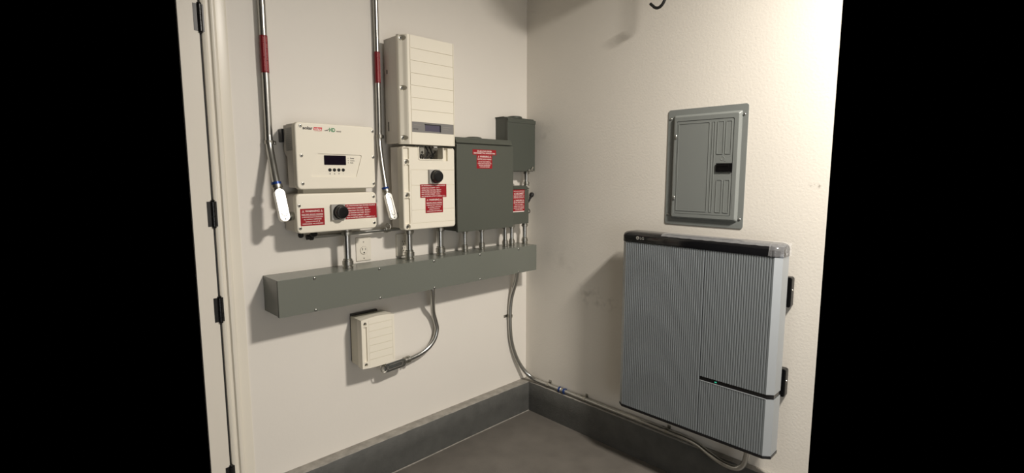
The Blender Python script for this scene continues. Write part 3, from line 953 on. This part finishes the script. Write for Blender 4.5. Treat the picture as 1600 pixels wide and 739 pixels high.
# ------------------------------------------------------------------ long conduit: trough, round the corner, along the right wall, up into the battery
lc = thing('conduit', 'long steel conduit from the trough round the room corner to the battery', 'conduit', (-.03, -.03, .21))
path = [(-.168, -.088, .938), (-.167, -.086, .915), (-.160, -.070, .868), (-.155, -.045, .815), (-.158, -.028, .760), (-.163, -.022, .700), (-.165, -.020, .630), (-.163, -.020, .560),
        (-.156, -.020, .495), (-.140, -.022, .430), (-.115, -.025, .365), (-.085, -.031, .308), (-.058, -.044, .264), (-.038, -.070, .232), (-.026, -.110, .216), (-.021, -.160, .211),
        (-.020, -.230, .2100), (-.020, -.328, .2095), (-.020, -.50, .2095), (-.020, -.72, .2095), (-.020, -1.0, .2095), (-.022, -1.12, .2095), (-.034, -1.19, .2085), (-.060, -1.25, .204),
        (-.078, -1.31, .196), (-.086, -1.36, .193), (-.092, -1.405, .204), (-.096, -1.432, .236), (-.098, -1.442, .280), (-.098, -1.444, .322)]
mb = MB(WORLD).tube(path, .0125, 16, 6)
obj('pipe', mb, 'steel', lc)
obj('connector', MB(WORLD).rings((-.168, -.088, .9385), (0, 0, -1), [(0, .018), (.006, .018), (.008, .014), (.014, .014)], 16), 'steel_dull', lc)
mb = MB(WORLD).rings((-.020, -.305, .2097), (0, -1, 0), [(0, .0135), (.001, .0165), (.014, .0165), (.016, .0145), (.030, .0145), (.032, .0165), (.045, .0165), (.046, .0135)], 18)
obj('coupling', mb, 'steel_dull', lc)
for y in (-.303, -.339):
    obj('compression_ring', MB(WORLD).rings((-.020, y, .2097), (0, -1, 0), [(0, .0175), (.012, .0175)], 18), 'blue', lc, label='blue compression ring')
for y in (-.215, -.497, -1.022):
    mb = MB(WORLD)
    for k in range(7):
        a = math.radians(-30 + k * 35)
        b = math.radians(-30 + (k + 1) * 35)
        A = [Vector((-.020 - .0135 * math.cos(q), y, .2095 + .0135 * math.sin(q))) for q in (a, b)]
        B = [Vector((-.020 - .0152 * math.cos(q), y, .2095 + .0152 * math.sin(q))) for q in (a, b)]
        mb.loft([[A[0] + Vector((0, s, 0)) , A[1] + Vector((0, s, 0)), B[1] + Vector((0, s, 0)), B[0] + Vector((0, s, 0))] for s in (-.008, .008)])
    mb.box(-.003, -.0005, y - .008, y + .008, .2095 + .008, .2095 + .026)
    mb.rings((-.003, y, .2095 + .020), (-1, 0, 0), [(0, .005), (.003, .004)], 10)
    obj('strap', mb, 'steel_dull', lc)
strap(lc, (-.164, .640, .020), .0125, -1)

# ------------------------------------------------------------------ breaker panel on the right wall
bp = thing('breaker_panel', 'grey flush breaker panel with black latch on the right wall above the battery', 'breaker panel', (0, -1.146, 1.2685))
obj('trim_plate', MB(RIGHT).rbox(.957, 1.3355, 1.2685, 1.8165, .0005, .004, .012), 'panel', bp, bevel=.0015)
rings_ = []
for k, w_ in ((0, .0035), (.004, .010), (.009, .0165), (.012, .018)):
    rings_.append([(u, v, w_) for u, v in rrect(.987 + k, 1.311 - k, 1.2965 + k, 1.789 - k, .008)])
cut = MB(RIGHT).rbox(1.0085, 1.2825, 1.3225, 1.7595, .0145, .03, .008)
obj('raised_frame', MB(RIGHT).loft(rings_), 'panel', bp, cut=cut, sharp=22)
mb = MB(RIGHT).rbox(1.0105, 1.2805, 1.3245, 1.7575, .0120, .0160, .007)
cut = MB(RIGHT).rbox(1.206, 1.286, 1.518, 1.560, .0150, .03, .002)
dpn = obj('door', mb, 'panel', bp, bevel=.0008, cut=cut)
mb = MB(RIGHT)
def emboss(u0, u1, v0, v1, r=.004, t=.0028, h=.0016):
    mb.outline(rrect(u0, u1, v0, v1, r, 3), t, .0155, .0160 + h)
emboss(1.018, 1.172, 1.337, 1.748)
emboss(1.1835, 1.1975, 1.337, 1.748, .003)
emboss(1.207, 1.238, 1.600, 1.748)
emboss(1.2455, 1.2735, 1.600, 1.748)
emboss(1.212, 1.240, 1.337, 1.487)
emboss(1.2475, 1.2745, 1.337, 1.487)
mb.torus((1.236, 1.581, .0160), (0, 0, 1), .009, .001, 18, 6)
mb.box(1.2445, 1.252, 1.5690, 1.5705, .0155, .0170)
mb.box(1.288, 1.292, 1.36, 1.42, .0175, .0186)
obj('embossing', mb, 'panel', dpn, sharp=50)
mb = MB(RIGHT).rbox(1.209, 1.283, 1.521, 1.5585, .0140, .0215, .003)
mb.rbox(1.216, 1.268, 1.545, 1.5535, .0210, .0235, .002)
mb.rbox(1.222, 1.262, 1.526, 1.532, .0210, .0225, .001)
obj('latch', mb, 'black', dpn, bevel=.0008, label='black latch')
for v in (1.6875, 1.397):
    mb = MB(RIGHT).rings((1.0085, v - .009, .0185), (0, 1, 0), [(0, .003), (.002, .0045), (.016, .0045), (.018, .003)], 12)
    mb.box(1.004, 1.013, v - .007, v + .007, .0150, .0180)
    obj('hinge_pin', mb, 'steel', dpn)
for u, v in ((.9715, 1.7745), (1.3185, 1.7700), (.9735, 1.3140), (1.3195, 1.3105)):
    screw(bp, u, v, .004, .0062, RIGHT)

# ------------------------------------------------------------------ battery cabinet
UL, UR, US, ZB, ZTp, WF, WBk = .8065, 1.5505, 1.2365, .3235, 1.2285, .152, .060
ba = thing('home_battery', 'large ribbed grey wall battery with gloss black top band', 'battery', (-.08, -(UL + UR) / 2, ZB))
obj('chassis', MB(RIGHT).box(UL + .045, UR - .045, ZB + .02, ZTp - .03, .0005, WBk + .002), 'chassis', ba, bevel=.004)
CH = .026                                                    # chamfer along the outer vertical edges
def shell(u0, u1, v0, v1, left_ch, right_ch, pitch=.0104):
    """ribbed front panel in plan (u,w), extruded upward"""
    P = [(u0, WBk)]
    a = u0 + (CH if left_ch else .002)
    b = u1 - (CH if right_ch else .002)
    P.append((u0, WF - (CH * .8 if left_ch else .002)))
    P.append((a, WF))
    n = int(round((b - a - .006) / pitch))
    st = a + .003
    p = (b - a - .006) / n
    for i in range(n):
        x = st + i * p
        P += [(x + p * .10, WF), (x + p * .24, WF - .0015), (x + p * .46, WF - .0015), (x + p * .60, WF)]
    P.append((b, WF))
    P.append((u1, WF - (CH * .8 if right_ch else .002)))
    P.append((u1, WBk))
    m_ = MB(RIGHT)
    V = [[m_._v((u, v, q)) for u, q in P] for v in (v0, v1)]
    k = len(P)
    for i in range(k):
        j = (i + 1) % k
        flat = (left_ch and i in (0, 1)) or (right_ch and i in (k - 3, k - 2))
        m_.mi = 1 if flat else 0
        m_._f((V[0][i], V[0][j], V[1][j], V[1][i]))
    m_.mi = 0
    m_._f(V[0])
    m_._f(V[1])
    return m_
ZBAND0, ZBAND1, ZCAP = .584, .6045, 1.1795
obj('front_panel', shell(UL, US - .0015, ZB + .013, ZCAP, True, False), ['bat', 'bat_edge'], ba, sharp=20)
obj('front_panel', shell(US + .0015, UR, ZBAND1, ZCAP, False, True), ['bat', 'bat_edge'], ba, sharp=20)
obj('front_panel', shell(US + .0015, UR, ZB + .013, ZBAND0, False, True), ['bat', 'bat_edge'], ba, sharp=20)
obj('painted_highlight', MB(RIGHT).prism([(US + .002, ZBAND0 - .0006), (UR - CH, ZBAND0 - .0006), (UR - CH, ZBAND0 + .0012), (US + .002, ZBAND0 + .0012)], WF - .004, WF + .0006), 'bat_edge', ba)  # pale strip, the panel's edge highlight put into its colour
obj('panel_seam', MB(RIGHT).box(US - .0016, US + .0016, ZB + .012, ZCAP, WBk, WF - .004), 'rubber', ba)
def plan(k=0.0):
    return [(UL - k, WBk), (UL - k, WF - CH * .8 + k), (UL + CH, WF + k), (UR - CH, WF + k), (UR + k, WF - CH * .8 + k), (UR + k, WBk)]
bn = obj('indicator_band', MB(RIGHT).prism_v([(US + .0015, WBk), (US + .0015, WF - .003), (UR - CH, WF - .003), (UR - .002, WF - CH * .8), (UR - .002, WBk)], ZBAND0 + .001, ZBAND1), 'bat_dark', ba, label='gloss black band')
obj('status_light', MB(RIGHT).rbox(US + .070, US + .080, .592, .596, WF - .0032, WF - .002, .001), 'led', bn)
obj('bottom_trim', MB(RIGHT).prism_v(plan(.0015), ZB, ZB + .0125), 'bat_dark', ba, bevel=.001)
m_ = MB(RIGHT)
def inset(pl, k, dz):
    c_ = (UL + UR) / 2
    return [(c_ + (u - c_) * (1 - k / (UR - c_)), WBk + (q - WBk) * (1 - k / (WF - WBk)) if q > WBk else q) for u, q in pl]
PL = plan(.0015)
rr = [[(u, ZCAP, q) for u, q in PL], [(u, ZTp - .020, q) for u, q in PL], [(u, ZTp - .008, q) for u, q in inset(PL, .004, 0)],
      [(u, ZTp - .001, q) for u, q in inset(PL, .013, 0)], [(u, ZTp + .003, q) for u, q in inset(PL, .03, 0)]]
m_.loft(rr)
cp = obj('top_cap', m_, 'bat_dark', ba, sharp=35, label='gloss black top cap')
mb = MB(RIGHT).rings((.898, 1.2035, WF + .0015), (0, 0, 1), [(0, .0085), (.0005, .0085)], 22)
mb.text('LG', .922, 1.2035, WF + .0021, .0125, .022, bold=.015)
obj('logo', mb, 'silver_label', cp)
mb = MB(RIGHT)
mb.box(.8965, .8995, 1.2005, 1.2070, WF + .002, WF + .0024)
mb.box(.8965, .9035, 1.2005, 1.2018, WF + .002, WF + .0024)
obj('logo_mark', mb, 'bat_dark', cp)
for z0, z1 in ((.957, 1.086), (.566, .690)):
    mb = MB(RIGHT).rbox(UR - .050, UR + .010, z0, z1, .002, .036, .010)
    obj('lifting_handle', mb, 'black', ba, bevel=.004)
    obj('handle_bolt', MB(RIGHT).rings((UR + .0095, (z0 + z1) / 2 + .01, .025), (1, 0, 0), [(0, .005), (.003, .004)], 8), 'steel_dull', ba)
# crinkled protective film left over the cap, bunched at the near end
random.seed(11)
def film(u0, u1, nu, amp, lift, name, lab, top=False):
    m_ = MB(RIGHT)
    prof = [(ZTp - .047, WF + .003), (ZTp - .022, WF + .003), (ZTp - .007, WF - .002), (ZTp + .002, WF - .014), (ZTp + .0055, WF - .04), (ZTp + .0055, WBk + .01)]
    G = []
    for i in range(nu + 1):
        u = u0 + (u1 - u0) * i / nu
        over = max(0, u - (UR - CH))
        row = []
        for v, q in (prof[2:] if top else prof):
            a = random.uniform(-1, 1) * amp
            qq = q - over * .8
            row.append(m_._v((u + random.uniform(-1, 1) * amp * .6, v + a * .5 + lift, max(qq + abs(a), WBk + .004))))
        G.append(row)
    for a, b in zip(G, G[1:]):
        for k in range(len(a) - 1):
            m_._f((a[k], a[k + 1], b[k + 1], b[k]), False)
    m_.keep = True
    return obj(name, m_, 'film', ba, label=lab, sharp=1)
film(1.02, UR - .045, 34, .0020, .0005, 'plastic_film', 'wrinkled clear protective film', True)
film(UR - .048, UR + .004, 9, .0034, .0008, 'plastic_film', 'crinkled film bunched at the near corner')
m_ = MB(RIGHT)
G = []
for i in range(9):
    f = i / 8
    row = []
    for j in range(8):
        g = j / 7
        row.append(m_._v((UR + .004 + random.uniform(0, .006), ZCAP + .002 + g * .052 + random.uniform(-.002, .002), WF - CH * .8 - f * (WF - CH * .8 - WBk) + random.uniform(-.002, .002))))
    G.append(row)
for a, b in zip(G, G[1:]):
    for k in range(7):
        m_._f((a[k], a[k + 1], b[k + 1], b[k]), False)
obj('plastic_film', m_, 'film', ba, sharp=1, label='wrinkled clear film at the near end')

# ------------------------------------------------------------------ hook high on the right wall
hk = thing('utility_hook', 'black rubber-coated hook at the top edge of the right wall', 'hook', (0, -.95, 2.30))
mb = MB(RIGHT).tube([(.896, 2.302, .100), (.908, 2.291, .100), (.922, 2.279, .100), (.938, 2.275, .100), (.953, 2.281, .100), (.966, 2.296, .100), (.973, 2.320, .100),
                     (.974, 2.36, .100), (.974, 2.42, .100), (.974, 2.48, .100), (.974, 2.62, .100)], .0068, 12, 6)
obj('hook_rod', mb, 'rubber', hk)
obj('mounting_plate', MB(RIGHT).rings((.974, 2.617, .100), (0, 1, 0), [(0, .02), (.004, .02)], 16), 'black', hk)

sh = thing('added_shade_shelf', 'unseen white shelf added high on the right wall to shade it and hold the hook', 'shelf', (0, -.9, 2.62))  # shelf added out of view; shades the upper right wall
obj('board', MB(RIGHT).box(.02, 1.45, 2.622, 2.645, .0005, .48), 'door', sh, bevel=.002)
for u in (.12, .75, 1.38):
    mb = MB(RIGHT).box(u - .012, u + .012, 2.60, 2.622, .0005, .42)
    mb.box(u - .012, u + .012, 2.645, 2.85, .0005, .006)
    obj('bracket', mb, 'steel_dull', sh)

for o in bpy.data.objects:
    if 'wc' in o:
        del o['wc']
